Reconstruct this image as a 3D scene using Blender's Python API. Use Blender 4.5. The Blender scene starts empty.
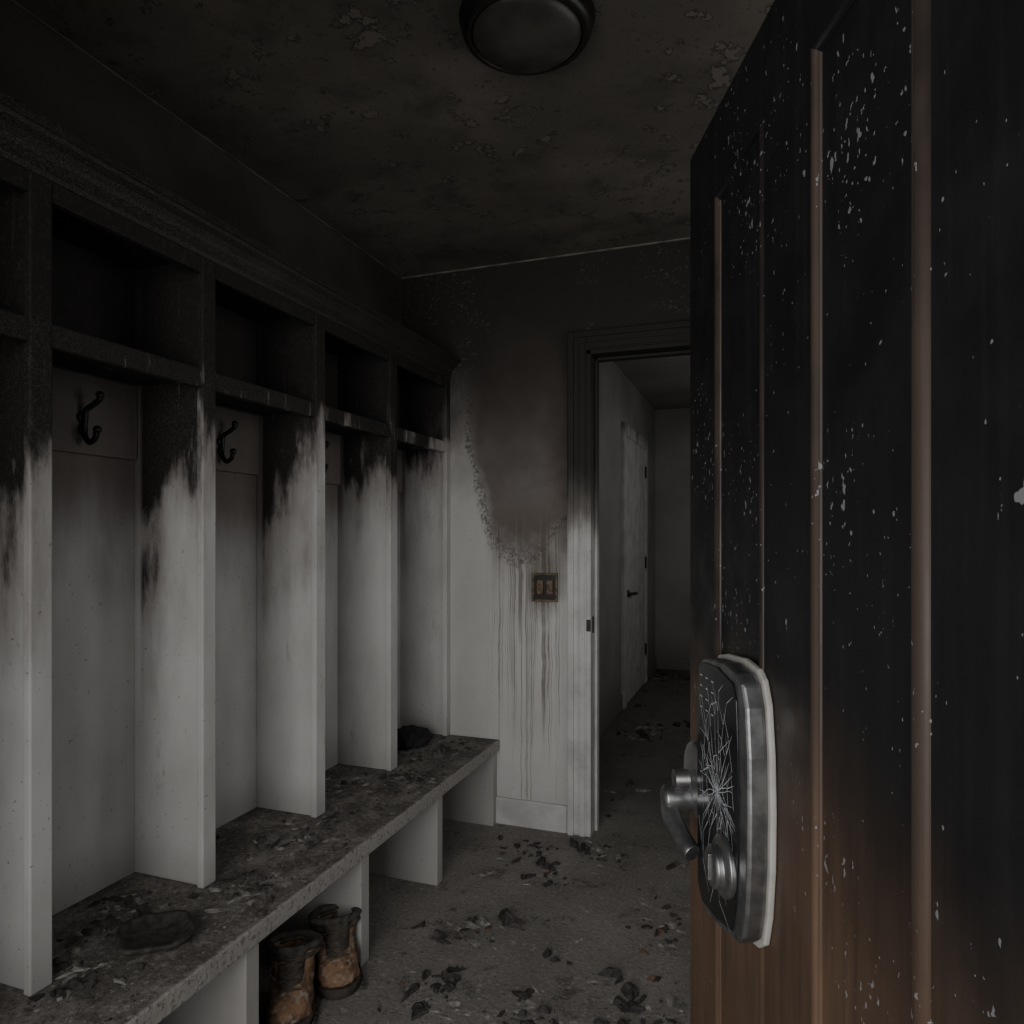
import bpy, bmesh, math, random
from mathutils import Vector, Matrix
from mathutils import noise as MN
random.seed(7)
scene=bpy.context.scene
COL=scene.collection
H=1.27
# ------------------------------------------------------------------ node DSL
class S:
    def __init__(s,t,sock): s.t=t; s.s=sock
    def _m(s,op,o,rev=False):
        n=s.t.nodes.new('ShaderNodeMath'); n.operation=op
        a,b=(o,s) if rev else (s,o)
        for i,x in enumerate((a,b)):
            if isinstance(x,S): s.t.links.new(x.s,n.inputs[i])
            elif x is not None: n.inputs[i].default_value=x
        return S(s.t,n.outputs[0])
    def __add__(s,o): return s._m('ADD',o)
    def __radd__(s,o): return s._m('ADD',o)
    def __sub__(s,o): return s._m('SUBTRACT',o)
    def __rsub__(s,o): return s._m('SUBTRACT',o,True)
    def __mul__(s,o): return s._m('MULTIPLY',o)
    def __rmul__(s,o): return s._m('MULTIPLY',o)
    def __truediv__(s,o): return s._m('DIVIDE',o)
    def __pow__(s,o): return s._m('POWER',o)
    def mx(s,o): return s._m('MAXIMUM',o)
    def mn(s,o): return s._m('MINIMUM',o)
    def ab(s): return s._m('ABSOLUTE',None)
class M:
    def __init__(self,name):
        self.m=bpy.data.materials.new(name); self.m.use_nodes=True
        self.t=self.m.node_tree; self.b=self.t.nodes['Principled BSDF']
        g=self.t.nodes.new('ShaderNodeNewGeometry'); self.P=g.outputs['Position']
        sp=self.t.nodes.new('ShaderNodeSeparateXYZ'); self.t.links.new(self.P,sp.inputs[0])
        self.x,self.y,self.z=[S(self.t,o) for o in sp.outputs]
        self.name=name
    def vec(self,sc,off=(0,0,0),src=None):
        n=self.t.nodes.new('ShaderNodeVectorMath'); n.operation='MULTIPLY_ADD'
        self.t.links.new(src or self.P,n.inputs[0]); n.inputs[1].default_value=sc; n.inputs[2].default_value=off
        return n.outputs[0]
    def noise(self,scale,sc=(1,1,1),detail=4,rough=.55,off=(0,0,0),dist=0):
        n=self.t.nodes.new('ShaderNodeTexNoise'); self.t.links.new(self.vec(sc,off),n.inputs['Vector'])
        n.inputs['Scale'].default_value=scale; n.inputs['Detail'].default_value=detail
        n.inputs['Roughness'].default_value=rough; n.inputs['Distortion'].default_value=dist
        return S(self.t,n.outputs['Fac'])
    def ss(self,v,a,b):
        n=self.t.nodes.new('ShaderNodeMapRange'); n.interpolation_type='SMOOTHSTEP'
        inv=a>b
        if inv: a,b=b,a
        self.t.links.new(v.s,n.inputs['Value']); n.inputs['From Min'].default_value=a; n.inputs['From Max'].default_value=b
        if inv: n.inputs['To Min'].default_value=1; n.inputs['To Max'].default_value=0
        return S(self.t,n.outputs[0])
    def mix(self,f,a,b):
        n=self.t.nodes.new('ShaderNodeMix'); n.data_type='RGBA'
        for k,x in ((0,f),(6,a),(7,b)):
            if isinstance(x,S): self.t.links.new(x.s,n.inputs[k])
            elif isinstance(x,(int,float)): n.inputs[k].default_value=x
            else: n.inputs[k].default_value=(*x,1)
        return S(self.t,n.outputs[2])
    def out(self,col,rough=.8,metal=0,bump=None,bs=.3,bd=.01,spec=.3):
        b=self.b
        if isinstance(col,S): self.t.links.new(col.s,b.inputs['Base Color'])
        else: b.inputs['Base Color'].default_value=(*col,1)
        if isinstance(rough,S): self.t.links.new(rough.s,b.inputs['Roughness'])
        else: b.inputs['Roughness'].default_value=rough
        b.inputs['Metallic'].default_value=metal
        b.inputs['Specular IOR Level'].default_value=spec
        if bump is not None:
            n=self.t.nodes.new('ShaderNodeBump'); n.inputs['Strength'].default_value=bs; n.inputs['Distance'].default_value=bd
            self.t.links.new(bump.s,n.inputs['Height']); self.t.links.new(n.outputs[0],b.inputs['Normal'])
        return self.m
WHITE=(.54,.535,.52)
# --- cabinet paint, burnt from the top
def cabinet_mat():
    m=M('burnt_white_cabinet_paint')
    streak=m.noise(13,(1,1,.22),4,.6); blob=m.noise(3.4,(1,1,.6),2,off=(0,3,0)); fine=m.noise(60,(1,1,.35),4,.7)
    back=m.ss(m.x,-1.56,-1.575)
    thr=1.09+(m.y-1.0)*.21+(m.x+1.6)*.85
    h=m.z-thr+(streak-.5)*.66+(blob-.5)*.80+(fine-.5)*.18
    black=m.ss(h,-.04,.14); brown=m.ss(h,-.40,.10)
    grime=m.noise(5,(1,1,.5),5); specks=m.ss(m.noise(95,detail=2),.69,.73)
    scr=m.ss(m.noise(30,(1.5,1.5,.25),3,.6,off=(3,1,7)),.64,.70)
    smear=m.ss(m.noise(9,(1,1,.3),5,.65,off=(1,8,2)),.62,.74)*m.ss(m.noise(55,(1,1,.4),4,.7),.45,.6)
    base=m.mix(m.ss(grime,.35,.75),WHITE,(.42,.41,.395))
    base=m.mix(smear*.5,base,(.2,.18,.165))
    base=m.mix(specks*.6,base,(.1,.09,.08))
    base=m.mix(m.ss(m.z,.52,.37)*.4,base,(.2,.18,.165))
    c=m.mix(brown*.66,base,(.13,.098,.088))
    grit=m.ss(m.noise(330,detail=2),.50,.66); g2=m.ss(m.noise(90,detail=4,rough=.7),.5,.66)
    blk=m.mix(grit*.5,(.014,.012,.011),(.085,.073,.063)); blk=m.mix(g2*.4,blk,(.05,.043,.037))
    blk=m.mix(scr*.4,blk,(.2,.185,.17))
    c=m.mix(black,c,blk)
    hb=m.z+(streak-.5)*.25+(blob-.5)*.4
    cb=m.mix(m.ss(hb,1.08,1.45)*.88,base,(.12,.095,.086)); cb=m.mix(m.ss(hb,1.42,1.72)*.6,cb,(.06,.052,.047)); cb=m.mix(grit*m.ss(hb,1.1,1.5)*.4,cb,(.18,.16,.145))
    c=m.mix(back,c,cb)
    c=m.mix(m.ss(m.z,1.68,1.73)*.85,c,m.mix(g2*.4,(.014,.012,.011),(.05,.044,.038)))
    return m.out(c,.72,bump=m.noise(160,detail=3)*(black*.9+.1),bs=.35,bd=.003)
def charrail_mat():
    m=M('charred_timber_paint')
    grit=m.ss(m.noise(330,detail=2),.5,.66); big=m.noise(7,detail=4)
    c=m.mix(grit*.6,(.018,.0155,.0135),(.09,.078,.066)); c=m.mix(m.ss(big,.45,.75)*.4,c,(.05,.043,.036))
    return m.out(c,.5,bump=m.noise(180,detail=3),bs=.5,bd=.004)
def endwall_mat():
    m=M('smoke_stained_wall_plaster')
    n1=m.noise(4,detail=4); n2=m.noise(14,(1,1,.5),5,.65); fine=m.noise(70,detail=3)
    base=m.mix(m.ss(m.noise(3,(1,1,.5),5),.3,.75),WHITE,(.43,.42,.405))
    base=m.mix(m.ss(m.noise(110,detail=2),.69,.74)*.6,base,(.12,.1,.09))
    h=m.z+(n1-.5)*.45+(n2-.5)*.16
    right=m.ss(m.x,-.92,-.80)
    grey=m.ss(h+right*.42,1.30,1.85)
    blk=m.ss(h+right*.44,1.62,2.04)
    grit=m.ss(fine,.55,.7)
    c=m.mix(grey*.85,base,(.13,.113,.102))
    dark=m.mix(grit*m.ss(m.noise(6),.45,.6)*.6,(.020,.0175,.015),(.12,.10,.08))
    c=m.mix(blk*.95,c,dark)
    dx=(m.x+1.0)/.255; dz=(m.z-1.70)/.50
    dx=dx+(m.z-1.66)*.25
    d=(dx*dx+dz*dz)**.5+(m.noise(4,detail=5,rough=.6)-.5)*.75+(n2-.5)*.25
    patch=m.ss(d,1.08,.78)
    edge=m.ss((d-.98).ab(),.12,.0)
    mott=m.ss(m.noise(11,detail=5,rough=.65,off=(5,5,5)),.45,.65)
    pc=m.mix(m.ss(m.z+(n1-.5)*.5,2.05,1.30),(.038,.032,.028),(.125,.104,.095)); pc=m.mix(mott*.35,pc,(.05,.042,.037))
    c=m.mix(patch*.88,c,pc)
    c=m.mix(edge*.65*m.ss(fine,.42,.58),c,(.035,.029,.024))
    inx=m.ss((m.x+.99).ab(),.20,.12)
    wig=m.noise(6,(1,0,1),2)
    def lines(scale,wd,off,zend):
        q=m.t.nodes.new('ShaderNodeTexNoise'); q.noise_dimensions='1D'; q.inputs['Scale'].default_value=scale; q.inputs['Detail'].default_value=0
        v=m.x+wig*.025+off; m.t.links.new(v.s,q.inputs['W'])
        q2=m.t.nodes.new('ShaderNodeTexNoise'); q2.noise_dimensions='1D'; q2.inputs['Scale'].default_value=scale*.8; q2.inputs['Detail'].default_value=1
        m.t.links.new((m.x+off+7).s,q2.inputs['W'])
        l=m.ss((S(m.t,q.outputs['Fac'])-.5).ab(),wd,wd*.2)
        return l*m.ss(m.z-(zend+(S(m.t,q2.outputs['Fac'])-.5)*2.2),-.05,.25)
    dr=(lines(26,.04,0,.85)*.9).mx(lines(37,.045,3.3,.65)*.6).mx(lines(19,.038,9.1,.35)).mx(lines(30,.03,5.7,.35)*.7)
    drip=dr*inx*m.ss(m.z,1.42,1.30)*(m.ss(m.noise(7,(1,1,.8),3,off=(3,3,3)),.3,.6)*.6+.4)
    c=m.mix(drip*.75,c,(.10,.080,.062))
    c=m.mix(inx*m.ss(m.z+(n2-.5)*.3,1.00,1.3)*m.ss(m.z,1.5,1.35)*.5,c,(.12,.098,.083))
    hx=(m.x+.90)/.1; hz=(m.z-1.08)/.19
    halo=m.ss((hx*hx+hz*hz)**.5+(n2-.5)*.9,1.1,.4)
    c=m.mix(halo*.6,c,(.09,.07,.055))
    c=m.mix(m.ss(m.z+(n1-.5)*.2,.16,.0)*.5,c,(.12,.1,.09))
    return m.out(c,.85,bump=m.noise(90,detail=4)+n2*.6,bs=.25,bd=.004)
def dark_wall_mat(name,seed=0):
    m=M(name)
    n=m.noise(2.2,detail=5,off=(seed,0,0)); fine=m.noise(120,detail=3)
    c=m.mix(m.ss(n,.35,.7),(.036,.033,.029),(.064,.058,.050))
    low=m.ss(m.z+(n-.5)*.5,1.5,1.2)
    c=m.mix(low,c,WHITE)
    return m.out(c,.8,bump=fine,bs=.15,bd=.003)
def ceiling_mat():
    m=M('sooty_peeling_ceiling_plaster')
    n=m.noise(1.7,detail=5)
    c=m.mix(m.ss(n,.35,.7),(.068,.061,.052),(.118,.106,.090))
    c=m.mix(m.ss(m.noise(6,detail=5,rough=.65,off=(2,2,0)),.48,.68)*.5,c,(.032,.029,.025))
    p=m.noise(15,(1,1,1),5,.62); v=m.noise(5,detail=3,off=(4,4,0))
    peel=m.ss(p+v*.3,.775,.80); edge=m.ss(p+v*.3,.74,.775)
    c=m.mix(edge*.8,c,(.022,.02,.018)); c=m.mix(peel*.6,c,(.16,.142,.12))
    c=m.mix(m.ss(m.noise(75,detail=2),.64,.70)*.6,c,(.02,.018,.015))
    return m.out(c,.8,bump=peel*.8+m.noise(90,detail=3)*.4,bs=.5,bd=.006)
def floor_mat():
    m=M('ash_covered_concrete_floor')
    n=m.noise(2.5,detail=6,rough=.6); f=m.noise(80,detail=5,rough=.75); k=m.noise(7,detail=6,rough=.7)
    c=m.mix(m.ss(n,.3,.7),(.19,.175,.158),(.29,.27,.247))
    c=m.mix(m.ss(f,.52,.66)*.7,c,(.085,.076,.068))
    c=m.mix(m.ss(f,.45,.33)*.7,c,(.44,.42,.39))
    c=m.mix(m.ss(k,.55,.66)*.7,c,m.mix(m.ss(f,.42,.5),(.18,.165,.15),(.065,.058,.052)))
    c=m.mix(m.ss(m.noise(22,detail=5,rough=.7,off=(9,2,0)),.60,.66)*.6,c,(.42,.40,.37))
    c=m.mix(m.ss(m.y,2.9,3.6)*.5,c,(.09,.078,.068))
    return m.out(c,.8,bump=f+k,bs=.8,bd=.012)
def benchtop_mat():
    m=M('ash_covered_bench_paint')
    f=m.noise(85,detail=5,rough=.75); k=m.noise(8,detail=6,rough=.7)
    c=m.mix(m.ss(k,.35,.6),(.24,.22,.20),(.115,.104,.094))
    c=m.mix(m.ss(f,.50,.64)*.75,c,(.045,.040,.036))
    c=m.mix(m.ss(f,.44,.33)*.65,c,(.44,.42,.39))
    fr=m.ss(m.x+(m.noise(20,detail=4)-.5)*.02,-1.120,-1.109)
    und=m.ss(m.z,.352,.345)
    c=m.mix(fr.mx(und)*.75,c,m.mix(m.ss(f,.52,.64),(.40,.385,.36),(.17,.15,.135)))
    return m.out(c,.8,bump=f+k,bs=.7,bd=.007)
def white_mat(name='scorched_white_trim_paint',t0=1.18,t1=1.62):
    m=M(name)
    n=m.noise(9,(1,1,.3),5,.6)
    base=m.mix(m.ss(m.noise(8,detail=5),.35,.7),WHITE,(.42,.41,.40))
    base=m.mix(m.ss(m.noise(100,detail=2),.68,.74)*.6,base,(.12,.1,.09))
    h=m.z+(n-.5)*.35
    c=m.mix(m.ss(h,t0,t0+.2)*.8,base,(.085,.068,.058))
    grit=m.ss(m.noise(300,detail=2),.52,.68)
    c=m.mix(m.ss(h,t0+.08,t1),c,m.mix(grit*.5,(.015,.013,.0115),(.055,.046,.038)))
    return m.out(c,.65,bump=m.noise(150),bs=.2,bd=.002)
def hall_mat():
    m=M('greyed_hall_wall_paint')
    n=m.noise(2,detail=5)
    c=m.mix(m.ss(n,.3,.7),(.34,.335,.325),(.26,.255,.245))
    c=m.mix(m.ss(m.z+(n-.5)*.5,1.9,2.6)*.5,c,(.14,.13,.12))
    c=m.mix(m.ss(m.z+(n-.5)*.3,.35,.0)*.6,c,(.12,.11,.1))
    return m.out(c,.85)
def door_mat(mould=False):
    m=M('charred_oak_door_moulding' if mould else 'charred_oak_door')
    g=m.noise(12,(1,1,.12),5,.6); g2=m.noise(60,(1,1,.05),4,.6); b=m.noise(3,(1,1,.8),4); f=m.noise(120,detail=3)
    wood=m.mix(m.ss(g,.3,.72),(.150,.092,.058),(.10,.060,.039)); wood=m.mix(m.ss(g2,.5,.7)*.45,wood,(.05,.032,.023))
    wood=m.mix(m.ss(b,.5,.75)*.45,wood,(.055,.038,.028))
    thr=1.04-(1.46-m.y)*.18
    h=m.z-thr+(b-.5)*.22+(g-.5)*.12
    black=m.ss(h,-.32,.16)
    ch=m.mix(m.ss(g2,.45,.7)*.35,(.0095,.0095,.0105),(.019,.018,.019))
    if mould:
        rub=m.ss(m.noise(5,(1,1,.6),4,off=(2,5,1)),.36,.56)
        ch=m.mix(rub*.40+.12,ch,(.10,.068,.050))
    c=m.mix(black,wood,ch)
    clus=m.noise(4.5,detail=3,off=(7,3,2))
    fleck=m.ss(m.noise(52,(1,1,.7),2,.5)+clus*.4,.945,.97).mx(m.ss(m.noise(125,(1,1,.7),2,.5,off=(1,1,1))+clus*.4,.915,.94))
    c=m.mix(fleck*.55,c,(.32,.32,.33))
    rough=m.ss(m.noise(10,detail=3),.3,.7)*.2+.42
    return m.out(c,rough,bump=g2*.5+f*.3+fleck*.6,bs=.3,bd=.003,spec=.35)
def simple(name,c,rough=.6,metal=0,var=.35,scale=30,bs=.2,spec=.4):
    m=M(name); n=m.noise(scale,detail=4)
    c2=tuple(v*(1-var) for v in c)
    return m.out(m.mix(m.ss(n,.35,.68),c,c2),rough,metal,bump=n,bs=bs,bd=.002,spec=spec)
CAB=cabinet_mat(); RAIL=charrail_mat(); ENDW=endwall_mat(); DARKW=dark_wall_mat('sooty_side_wall_paint'); CEIL=ceiling_mat()
FLOOR=floor_mat(); BTOP=benchtop_mat(); TRIM=white_mat(); HALL=hall_mat(); DOOR=door_mat(); DMOULD=door_mat(True)
CHAR=simple('charcoal_debris',(.055,.049,.045),.8,var=.6,scale=60,bs=.6)
ASH=simple('pale_ash_flakes',(.30,.285,.26),.9,var=.6,scale=50)
BRNZ=simple('blackened_bronze',(.02,.018,.016),.4,.4,spec=.5)
SILVER=simple('scuffed_brushed_steel',(.36,.36,.36),.36,.9,var=.45,scale=25,bs=.05)
CREAM=simple('lock_backplate_enamel',(.45,.43,.40),.45,0,var=.2,scale=18,bs=.05)
GLASSB=simple('black_lock_glass',(.012,.013,.014),.15,0,var=.2,spec=.6)
CRACK=simple('glass_fracture_white',(.55,.57,.59),.4,0,var=.1)
RUST=simple('scorched_steel_box',(.17,.12,.075),.6,.2,var=.65,scale=60,bs=.5)
def leather_mat():
    m=M('scorched_dusty_tan_leather'); n=m.noise(22,detail=5,rough=.7); n2=m.noise(60,detail=4)
    c=m.mix(m.ss(n,.38,.62),(.23,.135,.077),(.075,.045,.03)); c=m.mix(m.ss(n2,.52,.66)*.65,c,(.28,.245,.205))
    return m.out(c,.8,bump=n+n2,bs=.6,bd=.003)
LEATH=leather_mat()
BDARK=simple('dark_boot_collar',(.075,.066,.058),.85,0,var=.6,scale=40,bs=.5)
SOLE=simple('boot_rubber_sole',(.06,.048,.04),.85,0,var=.5,scale=40,bs=.5)
LACE=simple('boot_lace',(.09,.07,.055),.9,0)
DOMEG=simple('sooty_lamp_glass',(.05,.046,.040),.4,0,var=.5,scale=9,bs=.1,spec=.35)
BRICKC=simple('scorched_paper_scrap',(.22,.13,.09),.9,0,var=.6,scale=30)
# ------------------------------------------------------------------ mesh helpers
def box(bm,x0,x1,y0,y1,z0,z1,mi=0):
    vs=[bm.verts.new(p) for p in [(x0,y0,z0),(x1,y0,z0),(x1,y1,z0),(x0,y1,z0),(x0,y0,z1),(x1,y0,z1),(x1,y1,z1),(x0,y1,z1)]]
    for f in [(0,3,2,1),(4,5,6,7),(0,1,5,4),(1,2,6,5),(2,3,7,6),(3,0,4,7)]:
        fc=bm.faces.new([vs[i] for i in f]); fc.material_index=mi
def fin(bm,name,mats,bevel=0,smooth=False,parent=None,seg=2,norm=True):
    if norm: bmesh.ops.recalc_face_normals(bm,faces=bm.faces[:])
    me=bpy.data.meshes.new(name); bm.to_mesh(me); bm.free()
    if not isinstance(mats,(list,tuple)): mats=[mats]
    for mt in mats: me.materials.append(mt)
    o=bpy.data.objects.new(name,me); COL.objects.link(o)
    if smooth:
        for p in me.polygons: p.use_smooth=True
    if bevel:
        b=o.modifiers.new('bevel','BEVEL'); b.width=bevel; b.segments=seg; b.limit_method='ANGLE'
    if parent: o.parent=parent
    return o
def empty(name,loc=(0,0,0),rot=0):
    e=bpy.data.objects.new(name,None); e.location=loc; e.rotation_euler=(0,0,rot); e.empty_display_size=.1; COL.objects.link(e); return e
def boxes(name,lst,mat,bevel=0,parent=None):
    bm=bmesh.new()
    for b in lst: box(bm,*b)
    return fin(bm,name,mat,bevel,parent=parent)
def tube(bm,pts,r,n=10,mi=0,caps=True):
    pts=[Vector(p) for p in pts]; rings=[]
    rs=r if isinstance(r,(list,tuple)) else [r]*len(pts)
    up=None
    for i,p in enumerate(pts):
        d=(pts[min(i+1,len(pts)-1)]-pts[max(i-1,0)]).normalized()
        if up is None:
            up=Vector((0,0,1)) if abs(d.z)<.9 else Vector((1,0,0))
        a=d.cross(up).normalized(); b=a.cross(d).normalized(); up=b
        rings.append([bm.verts.new(p+(a*math.cos(2*math.pi*k/n)+b*math.sin(2*math.pi*k/n))*rs[min(i,len(rs)-1)]) for k in range(n)])
    for i in range(len(rings)-1):
        for k in range(n):
            f=bm.faces.new([rings[i][k],rings[i][(k+1)%n],rings[i+1][(k+1)%n],rings[i+1][k]]); f.smooth=True; f.material_index=mi
    if caps:
        for rr in (rings[0],rings[-1]): 
            f=bm.faces.new(rr); f.material_index=mi
def smoothpts(pts,n=6):
    P=[Vector(p) for p in pts]; P=[2*P[0]-P[1]]+P+[2*P[-1]-P[-2]]; out=[]
    for i in range(1,len(P)-2):
        for k in range(n):
            t=k/n; a,b,c,d=P[i-1],P[i],P[i+1],P[i+2]
            out.append(.5*((2*b)+(-a+c)*t+(2*a-5*b+4*c-d)*t*t+(-a+3*b-3*c+d)*t**3))
    out.append(P[-2]); return out
def lathe(bm,prof,n=48,c=(0,0,0),axis='z',mi=0):
    c=Vector(c); rings=[]
    for r,h in prof:
        ring=[]
        for k in range(n):
            a=2*math.pi*k/n
            if axis=='z': v=Vector((r*math.cos(a),r*math.sin(a),h))
            elif axis=='y': v=Vector((r*math.cos(a),h,r*math.sin(a)))
            else: v=Vector((h,r*math.cos(a),r*math.sin(a)))
            ring.append(bm.verts.new(c+v))
        rings.append(ring)
    for i in range(len(rings)-1):
        for k in range(n):
            f=bm.faces.new([rings[i][k],rings[i][(k+1)%n],rings[i+1][(k+1)%n],rings[i+1][k]]); f.smooth=True; f.material_index=mi
    for rr in (rings[0],rings[-1]):
        f=bm.faces.new(rr); f.material_index=mi
# ------------------------------------------------------------------ room shell
XL=-1.6; YE=2.926; ZC=2.482; XR=.55; YF=.48; DX0=-.712; DX1=.14; DZ=2.062
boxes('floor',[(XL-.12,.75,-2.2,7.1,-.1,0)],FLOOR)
boxes('ceiling',[(XL-.12,XR+.12,.34,YE+.12,ZC,ZC+.1)],CEIL)
boxes('wall_left',[(XL-.12,XL,.34,YE+.12,0,ZC)],DARKW)
WY0,WY1,WZ0,WZ1=1.25,2.45,.95,2.1
boxes('wall_right',[(XR,XR+.12,.34,WY0,0,ZC),(XR,XR+.12,WY1,YE+.12,0,ZC),(XR,XR+.12,WY0,WY1,0,WZ0),(XR,XR+.12,WY0,WY1,WZ1,ZC)],DARKW)
w1=empty('added_fill_window')  # invented window, added out of view to frame the side fill lamp
boxes('frame',[(XR-.012,XR+.1,WY0-.05,WY0+.02,WZ0-.05,WZ1+.05),(XR-.012,XR+.1,WY1-.02,WY1+.05,WZ0-.05,WZ1+.05),(XR-.012,XR+.1,WY0+.02,WY1-.02,WZ1-.02,WZ1+.05),(XR-.03,XR+.1,WY0-.05,WY1+.05,WZ0-.05,WZ0),(XR+.04,XR+.07,(WY0+WY1)/2-.015,(WY0+WY1)/2+.015,WZ0,WZ1)],TRIM,.002,w1)
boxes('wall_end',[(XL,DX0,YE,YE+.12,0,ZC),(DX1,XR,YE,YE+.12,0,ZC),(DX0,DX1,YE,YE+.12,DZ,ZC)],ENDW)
boxes('wall_front',[(XL,-1.22,.34,YF,0,ZC),(.27,XR,.34,YF,0,ZC),(-1.22,.27,.34,YF,2.06,ZC)],DARKW)
boxes('trim_1',[(.25,.27,.34,YF,0,2.06),(-1.22,-1.20,.34,YF,0,2.06),(-1.20,.25,.34,YF,2.045,2.06)],TRIM,.002)
boxes('trim_2',[(XL,XR,YE-.006,YE,ZC-.006,ZC)],simple('cracked_caulk',(.19,.175,.155),.8,var=.6,scale=12))
boxes('trim_3',[(XL,XL+.005,YF,YE-.007,ZC-.006,ZC)],simple('sooty_caulk',(.11,.10,.088),.8,var=.5,scale=12))
def casing(name,x0,x1,zt,y,mat,w=.105,sgn=-1):
    L=[]
    for (a,b,t) in ((0,w,.014),(.006,.03,.02),(w-.03,w-.006,.024)):
        ya,yb=sorted((y,y+sgn*t))
        L.append((x0-b,x0-a,ya,yb,0,zt+b)); L.append((x1+a,x1+b,ya,yb,0,zt+b)); L.append((x0-a,x1+a,ya,yb,zt+a,zt+b))
    return boxes(name,L,mat,.002)
casing('trim_4',DX0,DX1,DZ,YE,TRIM,.085)
boxes('trim_5',[(DX0,DX0+.018,YE-.012,YE+.13,0,DZ),(DX1-.018,DX1,YE-.012,YE+.13,0,DZ),(DX0,DX1,YE-.012,YE+.13,DZ-.018,DZ),
                (DX0+.018,DX0+.03,YE+.06,YE+.10,0,DZ-.018),(DX0,DX1,YE+.06,YE+.10,DZ-.03,DZ-.018)],TRIM,.0015)
bm=bmesh.new(); box(bm,DX0+.018,DX0+.020,YE+.015,YE+.045,.86,.93); box(bm,DX0-.002,DX0+.018,YE-.0135,YE-.0115,.87,.92)
fin(bm,'door_strike_plate',BRNZ,.0005)
def baseb(name,x0,x1,y0,y1,h=.118): return boxes(name,[(x0,x1,y0,y1,0,h)],TRIM,.004)
baseb('baseboard_end',-1.125,DX0-.086,YE-.014,YE)
baseb('baseboard_right',XR-.014,XR,YF,YE)
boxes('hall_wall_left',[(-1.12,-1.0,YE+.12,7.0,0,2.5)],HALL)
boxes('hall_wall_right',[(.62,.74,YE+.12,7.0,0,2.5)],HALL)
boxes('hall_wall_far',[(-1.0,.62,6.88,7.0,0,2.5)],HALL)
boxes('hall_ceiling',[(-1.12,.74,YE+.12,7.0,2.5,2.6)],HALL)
HT=white_mat('greyed_hall_trim_paint',2.0,2.8)
boxes('baseboard_hall',[(-1.0,-.986,YE+.12,5.16,0,.11),(-1.0,-.986,6.24,6.88,0,.11),(-.986,.62,6.866,6.88,0,.11)],HALL,.003)
d2=empty('door_2')
boxes('leaf',[(-.998,-.98,5.25,6.15,.01,2.03)],HT,.002,d2)
boxes('leaf_panels',[(-.982,-.975,5.36+i*.40,5.36+i*.40+.28,z0,z1) for i in (0,1) for z0,z1 in ((.2,.95),(1.1,1.9))],HT,.004,d2)
boxes('casing',[(-1.0,-.972,5.16,5.25,0,2.12),(-1.0,-.972,6.15,6.24,0,2.12),(-1.0,-.972,5.25,6.15,2.03,2.12)],HT,.003,d2)
bm=bmesh.new(); lathe(bm,[(.028,0),(.028,.008),(.012,.012),(.012,.05)],20,(-.98,5.33,.84),'x'); tube(bm,[(-.935,5.325,.84),(-.93,5.38,.84),(-.932,5.45,.835)],.011)
fin(bm,'lever_handle',BRNZ,parent=d2)
boxes('hinges',[(-.981,-.968,6.13,6.165,z,z+.1) for z in (.25,1.0,1.78)],BRNZ,.002,d2)
# ------------------------------------------------------------------ lockers
XB=-1.592; XFr=-1.35; BZ=.37
lk=empty('mudroom_locker')
divs=[(.50,.545),(.975,1.022),(1.424,1.470),(1.905,1.957),(2.380,2.436),(2.885,YE-.001)]
L=[]
for i,(a,b) in enumerate(divs):
    L.append((XB,XFr-.02,a+.010,b-.010,BZ+.001,1.99) if i<5 else (XB,XFr-.02,2.90,b,BZ+.001,1.99))
    L.append((XFr-.02,XFr,a,b,BZ+.001,1.99))
boxes('divider_panels',L,CAB,.003,lk)
boxes('back_panel',[(XL+.0005,XB,.50,YE-.001,BZ+.001,2.0)],CAB,0,lk)
R=[]
for i in range(5):
    a=divs[i][1]-.008; b=divs[i+1][0]+.008
    R.append((XB,XFr-.003,a,b,1.672,1.694))
    R.append((XFr-.022,XFr-.001,a,b,1.652,1.700))
    R.append((XB,XB+.015,a,b,1.475,1.672))
    R.append((XFr-.022,XFr-.002,a,b,1.945,1.99))
boxes('shelves_and_hook_boards',R,CAB,.003,lk)
prof=[(XL+.001,1.985),(XFr+.002,1.985),(XFr+.006,1.995),(XFr+.006,2.012),(XFr+.012,2.018),(XFr+.016,2.028),(XFr+.026,2.040),(XFr+.042,2.048),(XFr+.044,2.056),(XFr+.052,2.058),(XFr+.052,2.076),(XL+.001,2.076)]
bm=bmesh.new(); e0=[bm.verts.new((x,.50,z)) for x,z in prof]; e1=[bm.verts.new((x,YE-.009,z)) for x,z in prof]
for i in range(len(prof)): j=(i+1)%len(prof); bm.faces.new([e0[i],e0[j],e1[j],e1[i]])
bm.faces.new(e0); bm.faces.new(e1); fin(bm,'crown_moulding',RAIL,.001,parent=lk)
for i in range(5):
    yc=(divs[i][1]+divs[i+1][0])/2+.045; x=XB+.0155; z=1.555
    bm=bmesh.new()
    lathe(bm,[(.004,0),(.014,.002),(.014,.006),(.007,.008)],16,(x,yc,z+.008),'x'); lathe(bm,[(.004,0),(.012,.002),(.012,.006),(.007,.008)],16,(x,yc,z-.022),'x')
    tube(bm,smoothpts([(x+.006,yc,z-.03),(x+.010,yc,z),(x+.014,yc,z+.025),(x+.030,yc+.006,z+.038),(x+.045,yc+.010,z+.050),(x+.048,yc+.010,z+.058)]),.0068,10)
    tube(bm,smoothpts([(x+.008,yc,z-.01),(x+.010,yc,z-.036),(x+.024,yc,z-.054),(x+.043,yc,z-.046),(x+.050,yc,z-.028)]),.0068,10)
    for c in ((x+.048,yc+.010,z+.062),(x+.051,yc,z-.024)): bmesh.ops.create_icosphere(bm,subdivisions=2,radius=.010,matrix=Matrix.Translation(c))
    fin(bm,'coat_hook',BRNZ,smooth=True)
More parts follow.
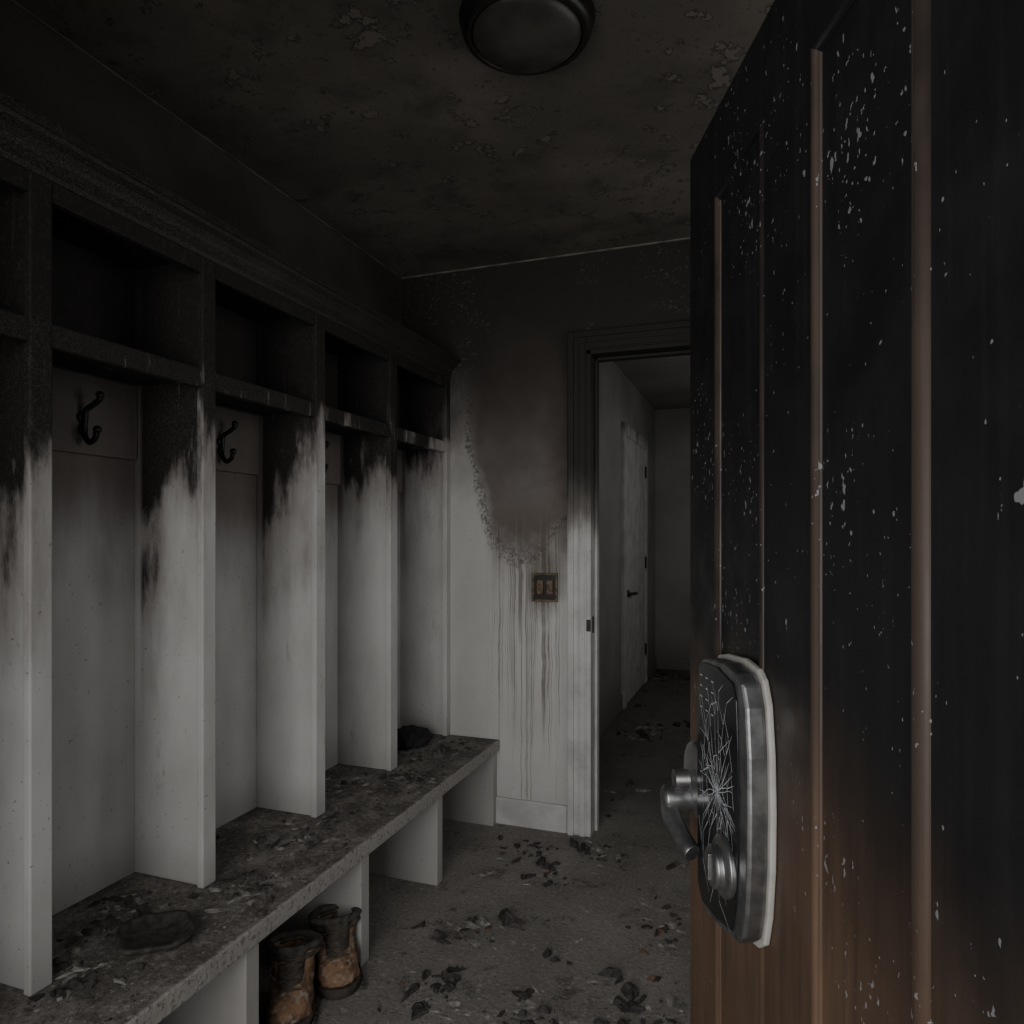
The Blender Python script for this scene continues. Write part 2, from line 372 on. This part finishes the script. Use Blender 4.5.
# ------------------------------------------------------------------ bench
be=empty('built_in_bench')
boxes('seat_board',[(XL+.001,-1.108,.50,YE-.001,.325,BZ)],BTOP,.003,be)
boxes('leg_panels',[(XL+.02,-1.122,y-.045,y,.0,.325) for y in (.90,1.36,1.85,2.363,YE-.002)],CAB,.002,be)
# ------------------------------------------------------------------ front door (charred) 
DIR=Vector((.365,-.931,0)).normalized(); ANG=math.atan2(DIR.y,DIR.x); O=(-.1417,1.458,0)
dr=empty('door_1',O,ANG)
W=1.015; TOP=2.03; T=.045
st=[(0,.168),(.38,.547),(.769,W)]; pn=[(.168,.38),(.547,.769)]; z0,z1=.22,1.876
L=[(a,b,0,T,.012,TOP) for a,b in st]
for a,b in pn: L+= [(a,b,0,T,.012,z0),(a,b,0,T,z1,TOP)]
boxes('stiles_and_rails',L,DOOR,0,dr)
boxes('recessed_panels',[(a,b,.0035,T-.006,z0,z1) for a,b in pn],DOOR,0,dr)
bm=bmesh.new()
mp=[(-.005,.0005),(-.0045,-.002),(-.0025,-.004),(.0,-.0048),(.003,-.004),(.005,-.002),(.006,.0),(.008,.0015),(.010,.0),(.012,.001),(.013,.004),(-.005,.004)]
for a,b in pn:
    rings=[]
    for (x,z,sx,sz) in ((a,z0,1,1),(b,z0,-1,1),(b,z1,-1,-1),(a,z1,1,-1)):
        k=1.9 if x>.76 else 1
        rings.append([bm.verts.new((x+sx*u*k,v*k if v<0 else v,z+sz*u)) for u,v in mp])
    for i in range(4):
        j=(i+1)%4
        for k in range(len(mp)):
            l=(k+1)%len(mp); f=bm.faces.new([rings[i][k],rings[j][k],rings[j][l],rings[i][l]]); f.smooth=k<6; f.material_index=0 if i in (1,3) else 1
fin(bm,'panel_moulding',[DMOULD,DOOR],parent=dr)
bm=bmesh.new()
for z in (.25,1.05,1.80): lathe(bm,[(.008,-.05),(.008,.05)],14,(W+.006,T+.004,z)); box(bm,W-.0005,W+.002,.005,T,z-.05,z+.05)
fin(bm,'hinges',BRNZ,parent=dr)
# ------------------------------------------------------------------ smart lock
sl=empty('smart_door_lock',O,ANG)
out=[(.192,.66),(.20,.64),(.225,.630),(.30,.645),(.385,.668),(.408,.685),(.422,.73),(.431,.80),(.433,.88),(.430,.96),(.420,1.03),(.404,1.062),(.385,1.074),(.33,1.080),(.25,1.074),(.205,1.065),(.192,1.050),(.186,.95),(.184,.85),(.187,.74)]
def slab(name,pts,y0,y1,mat,grow=0,bev=.003,smooth=False):
    cx=sum(p[0] for p in pts)/len(pts); cz=sum(p[1] for p in pts)/len(pts)
    bm=bmesh.new(); A=[];B=[]
    for x,z in pts:
        d=Vector((x-cx,z-cz)); l=d.length; d=d*((l+grow)/l)
        A.append(bm.verts.new((cx+d.x,y0,cz+d.y))); B.append(bm.verts.new((cx+d.x,y1,cz+d.y)))
    n=len(pts)
    for i in range(n): bm.faces.new([A[i],A[(i+1)%n],B[(i+1)%n],B[i]])
    bm.faces.new(A); bm.faces.new(B)
    return fin(bm,name,mat,bev,parent=sl,seg=3)
slab('backplate',out,-.010,-.0005,CREAM,.002,.003)
slab('body',out,-.040,-.0101,SILVER,-.005,.006)
gl=[(.194,.672),(.22,.650),(.30,.662),(.370,.682),(.386,.73),(.393,.80),(.395,.88),(.393,.96),(.386,1.03),(.370,1.052),(.30,1.063),(.22,1.058),(.202,1.045),(.194,.95),(.192,.85)]
slab('glass_face',gl,-.0425,-.0405,GLASSB,0,.001)
bm=bmesh.new()
def crack(p,q,w):
    p=Vector(p);q=Vector(q); d=(q-p); n=Vector((-d.y,d.x)).normalized()*w; y=-.0429
    f=[bm.verts.new((v.x,y,v.y)) for v in (p+n,p-n,q-n*.3,q+n*.3)]; bm.faces.new(f)
c0=(.300,.865)
for i in range(30):
    a=i/30*2*math.pi+random.uniform(-.12,.12); p=Vector(c0)
    if abs(math.sin(a))>.5: r=random.uniform(.18,.36)
    else: r=random.uniform(.08,.14)
    for k in range(8):
        q=p+Vector((math.cos(a),math.sin(a)))*r/7
        if not(.200<q.x<.386 and .67<q.y<1.050): break
        crack(p,q,.0010-.00007*k); p=q
        if random.random()<.5:
            b=a+random.choice((-1,1))*random.uniform(.5,1.2); q2=p+Vector((math.cos(b),math.sin(b)))*random.uniform(.02,.07)
            if .200<q2.x<.386 and .67<q2.y<1.050: crack(p,q2,.0007)
        a+=random.uniform(-.22,.22)
for rr in (.022,.045,.075,.11,.15):
    for i in range(16):
        if random.random()<.6:
            a=i/16*2*math.pi; b=(i+1)/16*2*math.pi
            p=(c0[0]+rr*math.cos(a)*.7,c0[1]+rr*math.sin(a)*1.3); q=(c0[0]+rr*.7*math.cos(b)*random.uniform(.9,1.1),c0[1]+rr*1.3*math.sin(b))
            if all(.20<t[0]<.386 and .68<t[1]<1.045 for t in (p,q)): crack(p,q,.0008)
for r in range(4):
    for c in range(3):
        x=.212+c*.03; z=1.035-r*.018; crack((x,z),(x+.012,z),.0013)
fin(bm,'glass_cracks_and_keypad_digits',CRACK,parent=sl,norm=False)
bm=bmesh.new()
lathe(bm,[(.046,-.0425),(.046,-.050),(.040,-.054),(.032,-.056),(.032,-.064),(.028,-.068),(.008,-.068)],40,(.345,0,.768),'y')
box(bm,.341,.349,-.072,-.067,.748,.788)
fin(bm,'cylinder_knob',SILVER,.001,parent=sl)
bm=bmesh.new()
lathe(bm,[(.072,-.0005),(.072,-.020),(.066,-.030),(.050,-.034),(.030,-.038),(.018,-.040),(.018,-.066)],40,(.125,0,.825),'y')
fin(bm,'rose',SILVER,.001,parent=sl)
bm=bmesh.new()
pl=smoothpts([(.112,-.066,.786),(.120,-.072,.776),(.140,-.073,.760),(.170,-.066,.740),(.195,-.058,.728),(.205,-.054,.724)],6)
tube(bm,pl,[.015+.003*math.sin(i/len(pl)*3.1) for i in range(len(pl))],16)
tube(bm,[(.118,-.034,.788),(.118,-.080,.788),(.118,-.086,.788)],[.024,.024,.018],20)
fin(bm,'lever',SILVER,.003,parent=sl)
# ------------------------------------------------------------------ ceiling lamp
cl=empty('flush_mount_ceiling_lamp'); C=(-.522,1.555,ZC)
bm=bmesh.new(); lathe(bm,[(.10,-.0005),(.155,-.0005),(.158,-.010),(.150,-.020),(.153,-.030),(.148,-.040),(.136,-.048),(.128,-.046),(.128,-.03)],64,C)
fin(bm,'bronze_ring',BRNZ,parent=cl)
bm=bmesh.new(); lathe(bm,[(.127*math.cos(t),-.042-.032*math.sin(t)) for t in [i*math.pi/2/10 for i in range(10)]]+[(.004,-.074)],64,C)
fin(bm,'glass_dome',DOMEG,parent=cl)
# ------------------------------------------------------------------ socket
ob=empty('electrical_outlet'); ox,oz=-.898,1.052
bm=bmesh.new()
for b in ((ox-.058,ox-.048,oz-.062,oz+.062),(ox+.048,ox+.058,oz-.062,oz+.062),(ox-.048,ox+.048,oz-.062,oz-.052),(ox-.048,ox+.048,oz+.052,oz+.062)):
    box(bm,b[0],b[1],YE-.014,YE-.0005,b[2],b[3])
fin(bm,'metal_box_frame',RUST,.002,parent=ob)
boxes('dark_recess',[(ox-.048,ox+.048,YE-.003,YE-.0005,oz-.052,oz+.052)],BRNZ,0,ob)
bm=bmesh.new()
for dx in (-.022,.022):
    box(bm,ox+dx-.015,ox+dx+.015,YE-.012,YE-.003,oz-.032,oz+.032)
    box(bm,ox+dx-.005,ox+dx+.003,YE-.020,YE-.012,oz-.015,oz+.012)
fin(bm,'melted_sockets',RUST,.004,parent=ob)
# ------------------------------------------------------------------ boots
def boot(loc,rot,s=(1,1,1)):
    e=empty('work_boot',loc,rot); e.scale=s
    N=28
    def ring(bm,z,yb,yf,w,zf=0,p=2.4):
        r=[]; cy=(yb+yf)/2; hl=(yf-yb)/2
        for k in range(N):
            a=2*math.pi*k/N; c,sn=math.cos(a),math.sin(a)
            y=cy+hl*math.copysign(abs(sn)**(2/p),sn); x=w*math.copysign(abs(c)**(2/p),c)
            tt=(y-yb)/(yf-yb)
            x*=(1-.16*math.exp(-((tt-.38)/.2)**2)) if yf>.12 else 1
            r.append(bm.verts.new((x,y,z+zf*max(0,tt))))
        return r
    def loft(bm,R):
        for i in range(len(R)-1):
            for k in range(N):
                f=bm.faces.new([R[i][k],R[i][(k+1)%N],R[i+1][(k+1)%N],R[i+1][k]]); f.smooth=True
    bm=bmesh.new()
    R=[ring(bm,z,a,b,w,zf) for z,a,b,w,zf in ((.028,-.068,.185,.049,0),(.045,-.071,.190,.052,0),(.062,-.070,.184,.052,0),(.078,-.067,.165,.050,0),(.090,-.064,.135,.048,.004),(.102,-.062,.108,.046,.006),(.118,-.061,.086,.045,.006),(.14,-.062,.072,.046,.004),(.165,-.065,.068,.048,0),(.19,-.067,.068,.050,0),(.205,-.068,.070,.051,0),(.205,-.062,.062,.045,0),(.16,-.058,.056,.041,0),(.10,-.052,.05,.036,0))]
    loft(bm,R); bm.faces.new(R[-1]); bm.faces.new(R[0])
    o=fin(bm,'leather_upper',LEATH,smooth=True,parent=e)
    t=bpy.data.textures.new('crumple','CLOUDS'); t.noise_scale=.035
    sb=o.modifiers.new('s','SUBSURF'); sb.levels=2; sb.render_levels=2
    d=o.modifiers.new('d','DISPLACE'); d.texture=t; d.strength=.013; d.texture_coords='LOCAL'
    bm=bmesh.new()
    cp=[(.053*math.cos(a),.001+.070*math.sin(a),.208+.006*math.sin(a)) for a in [2*math.pi*k/24 for k in range(25)]]
    tube(bm,cp,.0115,10,caps=False)
    cp=[(.053*math.cos(a),.001+.069*math.sin(a),.186) for a in [2*math.pi*k/24 for k in range(25)]]
    tube(bm,cp,.009,8,caps=False)
    fin(bm,'padded_collar',BDARK,smooth=True,parent=e)
    bm=bmesh.new(); tp=[]
    for z,y,w in ((.095,.112,.020),(.12,.090,.023),(.15,.076,.025),(.18,.073,.027),(.21,.076,.030),(.232,.083,.027)):
        tp.append([bm.verts.new((x,y-.012*abs(x/w)**2,z)) for x in (-w,-w/2,0,w/2,w)])
    for i in range(5):
        for k in range(4): bm.faces.new([tp[i][k],tp[i][k+1],tp[i+1][k+1],tp[i+1][k]])
    o=fin(bm,'tongue',BDARK,smooth=True,parent=e,norm=False); sd=o.modifiers.new('t','SOLIDIFY'); sd.thickness=.006
    bm=bmesh.new()
    ys=[(.105,.112),(.125,.093),(.147,.082),(.168,.079),(.188,.080)]
    for i,(z,y) in enumerate(ys):
        tube(bm,[(-.026,y-.008,z),(0,y+.005,z+.004),(.026,y-.008,z)],.0026,6)
        if i<4:
            z2,y2=ys[i+1]; tube(bm,[(-.026,y-.007,z),(0,(y+y2)/2+.006,(z+z2)/2),(.026,y2-.007,z2)],.0024,6); tube(bm,[(.026,y-.007,z),(0,(y+y2)/2+.006,(z+z2)/2),(-.026,y2-.007,z2)],.0024,6)
    tube(bm,smoothpts([(.01,.088,.19),(.035,.092,.18),(.045,.085,.155),(.03,.09,.13)]),.0024,6)
    fin(bm,'laces',LACE,parent=e)
    bm=bmesh.new()
    R=[ring(bm,z,a,b,w) for z,a,b,w in ((0,-.072,.188,.050),(.004,-.076,.194,.054),(.02,-.077,.195,.056),(.030,-.076,.194,.056),(.034,-.072,.19,.053))]
    loft(bm,R); bm.faces.new(R[0]); bm.faces.new(R[-1])
    for k in range(9):
        y=-.055+k*.026
        for sx in (-1,1): box(bm,sx*.056-.003,sx*.056+.003,y,y+.012,.001,.016)
    fin(bm,'lug_sole',SOLE,parent=e)
boot((-1.205,1.60,0),math.radians(180+28),(1.2,.72,.82))
boot((-1.185,1.765,0),math.radians(180+40),(1.2,.72,.80))
# ------------------------------------------------------------------ burnt items on bench
bm=bmesh.new(); C=(-1.285,1.215,BZ+.0005)
lathe(bm,[(.010,.0),(.060,.0),(.078,.006),(.084,.014),(.082,.020),(.074,.018),(.062,.007),(.030,.004),(.006,.005)],40,C)
for v in bm.verts:
    v.co.z+=max(0,random.gauss(0,.0022)); a=math.atan2(v.co.y-C[1],v.co.x-C[0]); v.co.x+=.006*math.cos(3*a); v.co.y+=.004*math.sin(5*a)
fin(bm,'burnt_dish',CHAR,smooth=True)
bm=bmesh.new(); bmesh.ops.create_icosphere(bm,subdivisions=4,radius=1)
for v in bm.verts:
    p=v.co.copy(); n=MN.fractal(p*2.2,1,2,4)*.35
    z=max(p.z,-.1)
    v.co=Vector((-1.46+p.x*(1+n)*.085,2.73+p.y*(1+n)*.10,BZ+.007+(z+.1)*(.06+.05*n)))
fin(bm,'charred_cap',simple('charred_fabric',(.018,.018,.02),.9,bs=.6),smooth=True)
# ------------------------------------------------------------------ debris
def chunk(bm,c,r,flat,mi):
    n=random.choice((5,6,7,8)); a0=random.random()*6.28; ax=random.uniform(.5,1.6)
    rot=random.random()*3.14; cr,sr=math.cos(rot),math.sin(rot); lo=[];hi=[]
    h=r*flat
    for k in range(n):
        a=a0+2*math.pi*k/n; rr=r*random.uniform(.4,1.25)
        x,y=rr*math.cos(a)*ax,rr*math.sin(a)/ax; x,y=x*cr-y*sr,x*sr+y*cr
        lo.append(bm.verts.new((c[0]+x,c[1]+y,c[2]))); q=random.uniform(.3,.85)
        hi.append(bm.verts.new((c[0]+x*q,c[1]+y*q,c[2]+h*random.uniform(.5,1.4))))
    top=bm.verts.new((c[0],c[1],c[2]+h*random.uniform(.9,1.6)))
    for k in range(n):
        f=bm.faces.new([lo[k],lo[(k+1)%n],hi[(k+1)%n],hi[k]]); f.material_index=mi
        f=bm.faces.new([hi[k],hi[(k+1)%n],top]); f.material_index=mi
    f=bm.faces.new(lo[::-1]); f.material_index=mi
def scatter(name,n,pt,rmin,rmax,mats,wts,clusters=(),pw=7):
    bm=bmesh.new()
    for i in range(n):
        if clusters and random.random()<.6:
            cx,cy,cz,cr=random.choice(clusters); x,y,z=cx+random.gauss(0,cr),cy+random.gauss(0,cr),cz
        else: x,y,z=pt(True,None)
        if not pt(None,(x,y)): continue
        r=rmin+(rmax-rmin)*random.random()**pw
        mi=random.choices(range(len(mats)),wts)[0]
        chunk(bm,(x,y,z),r,random.uniform(.12,.6) if mi==0 else random.uniform(.05,.2),mi)
    return fin(bm,name,mats,norm=False)
def fpt(g,c):
    if g: return (random.uniform(-1.07,.45),random.uniform(.9,2.88),.0003)
    return -1.07<c[0]<.45 and .9<c[1]<2.88
scatter('floor_debris',3000,fpt,.0015,.028,[CHAR,ASH,BRICKC],[.55,.43,.02],
  [(-.95,2.7,.0003,.07),(-.75,2.5,.0003,.05),(-.9,2.1,.0003,.06),(-.6,1.75,.0003,.06),(-.3,1.9,.0003,.05),(-.3,2.3,.0003,.07),(-.4,1.5,.0003,.06),(-.85,1.75,.0003,.06),(-.65,2.8,.0003,.05)],13)
def hpt(g,c):
    if g: return (random.uniform(-.96,.5),random.uniform(3.06,6.8),.0003)
    return -.96<c[0]<.5 and 3.06<c[1]<6.8
scatter('hall_debris',900,hpt,.003,.045,[CHAR,ASH,BRICKC],[.45,.5,.05],[(-.85,6.5,.0003,.12),(-.5,6.6,.0003,.15),(-.75,4.6,.0003,.12),(-.4,4.9,.0003,.12)])
def bpt(g,c):
    if g: return (random.uniform(-1.57,-1.125),random.uniform(.95,2.88),BZ+.0003)
    if math.hypot(c[0]+1.285,c[1]-1.215)<.105 or math.hypot(c[0]+1.46,c[1]-2.73)<.13: return False
    return -1.57<c[0]<-1.125 and .95<c[1]<2.88 and not any(a-.02<c[1]<b+.02 and c[0]<-1.34 for a,b in divs)
scatter('bench_debris',2600,bpt,.0013,.022,[CHAR,ASH],[.58,.42],
  [(-1.25,2.3,BZ+.0003,.06),(-1.3,1.75,BZ+.0003,.06),(-1.25,1.5,BZ+.0003,.05),(-1.45,1.25,BZ+.0003,.05),(-1.3,2.7,BZ+.0003,.06),(-1.35,1.05,BZ+.0003,.04)],10)
bm=bmesh.new()
for x,y,r in ((-.82,2.62,.034),(-.80,2.18,.038),(-.62,2.05,.024),(-.42,2.02,.034),(-.35,1.95,.030),(-.28,1.78,.026),(-.98,2.02,.03),(-.7,2.78,.032),(-.74,2.82,.03),(-.33,1.62,.03),(-.5,1.62,.02)):
    chunk(bm,(x,y,.0003),r,.6,0); chunk(bm,(x+.03,y-.02,.0003),r*.6,.5,0)
fin(bm,'charcoal_lumps',CHAR,norm=False)
# ------------------------------------------------------------------ lighting
w=bpy.data.worlds.new('overcast'); scene.world=w; w.use_nodes=True
bg=w.node_tree.nodes['Background']; bg.inputs[0].default_value=(.93,.96,1,1); bg.inputs[1].default_value=.36
def area(name,loc,tgt,sx,sy,p,col=(1,1,1)):
    l=bpy.data.lights.new(name,'AREA'); l.shape='RECTANGLE'; l.size=sx; l.size_y=sy; l.energy=p; l.color=col
    o=bpy.data.objects.new(name,l); o.location=loc; o.rotation_euler=(Vector(tgt)-Vector(loc)).to_track_quat('-Z','Y').to_euler(); COL.objects.link(o)
area('entry_daylight',(-.5,-1.4,1.35),(-.7,2,1.2),1.8,1.8,54,(1,.99,.97))
area('added_side_fill',(XR+.09,(WY0+WY1)/2,(WZ0+WZ1)/2),(-1,(WY0+WY1)/2,1.4),WY1-WY0-.04,WZ1-WZ0-.04,6,(1,.99,.97))  # added fill lamp on the unseen right wall, lifts lockers and ceiling
area('hall_window_light',(.58,5.0,1.5),(-1,5.0,1.2),1.6,1.2,5,(1,.99,.97))
# ------------------------------------------------------------------ camera
cd=bpy.data.cameras.new('camera'); cam=bpy.data.objects.new('camera',cd); COL.objects.link(cam)
cd.sensor_width=36; cd.lens=704/1024*36; cd.shift_y=25/1024; cd.clip_start=.02
cam.location=(0,0,H); cam.rotation_euler=(math.pi/2,0,math.atan2(253,704)); scene.camera=cam
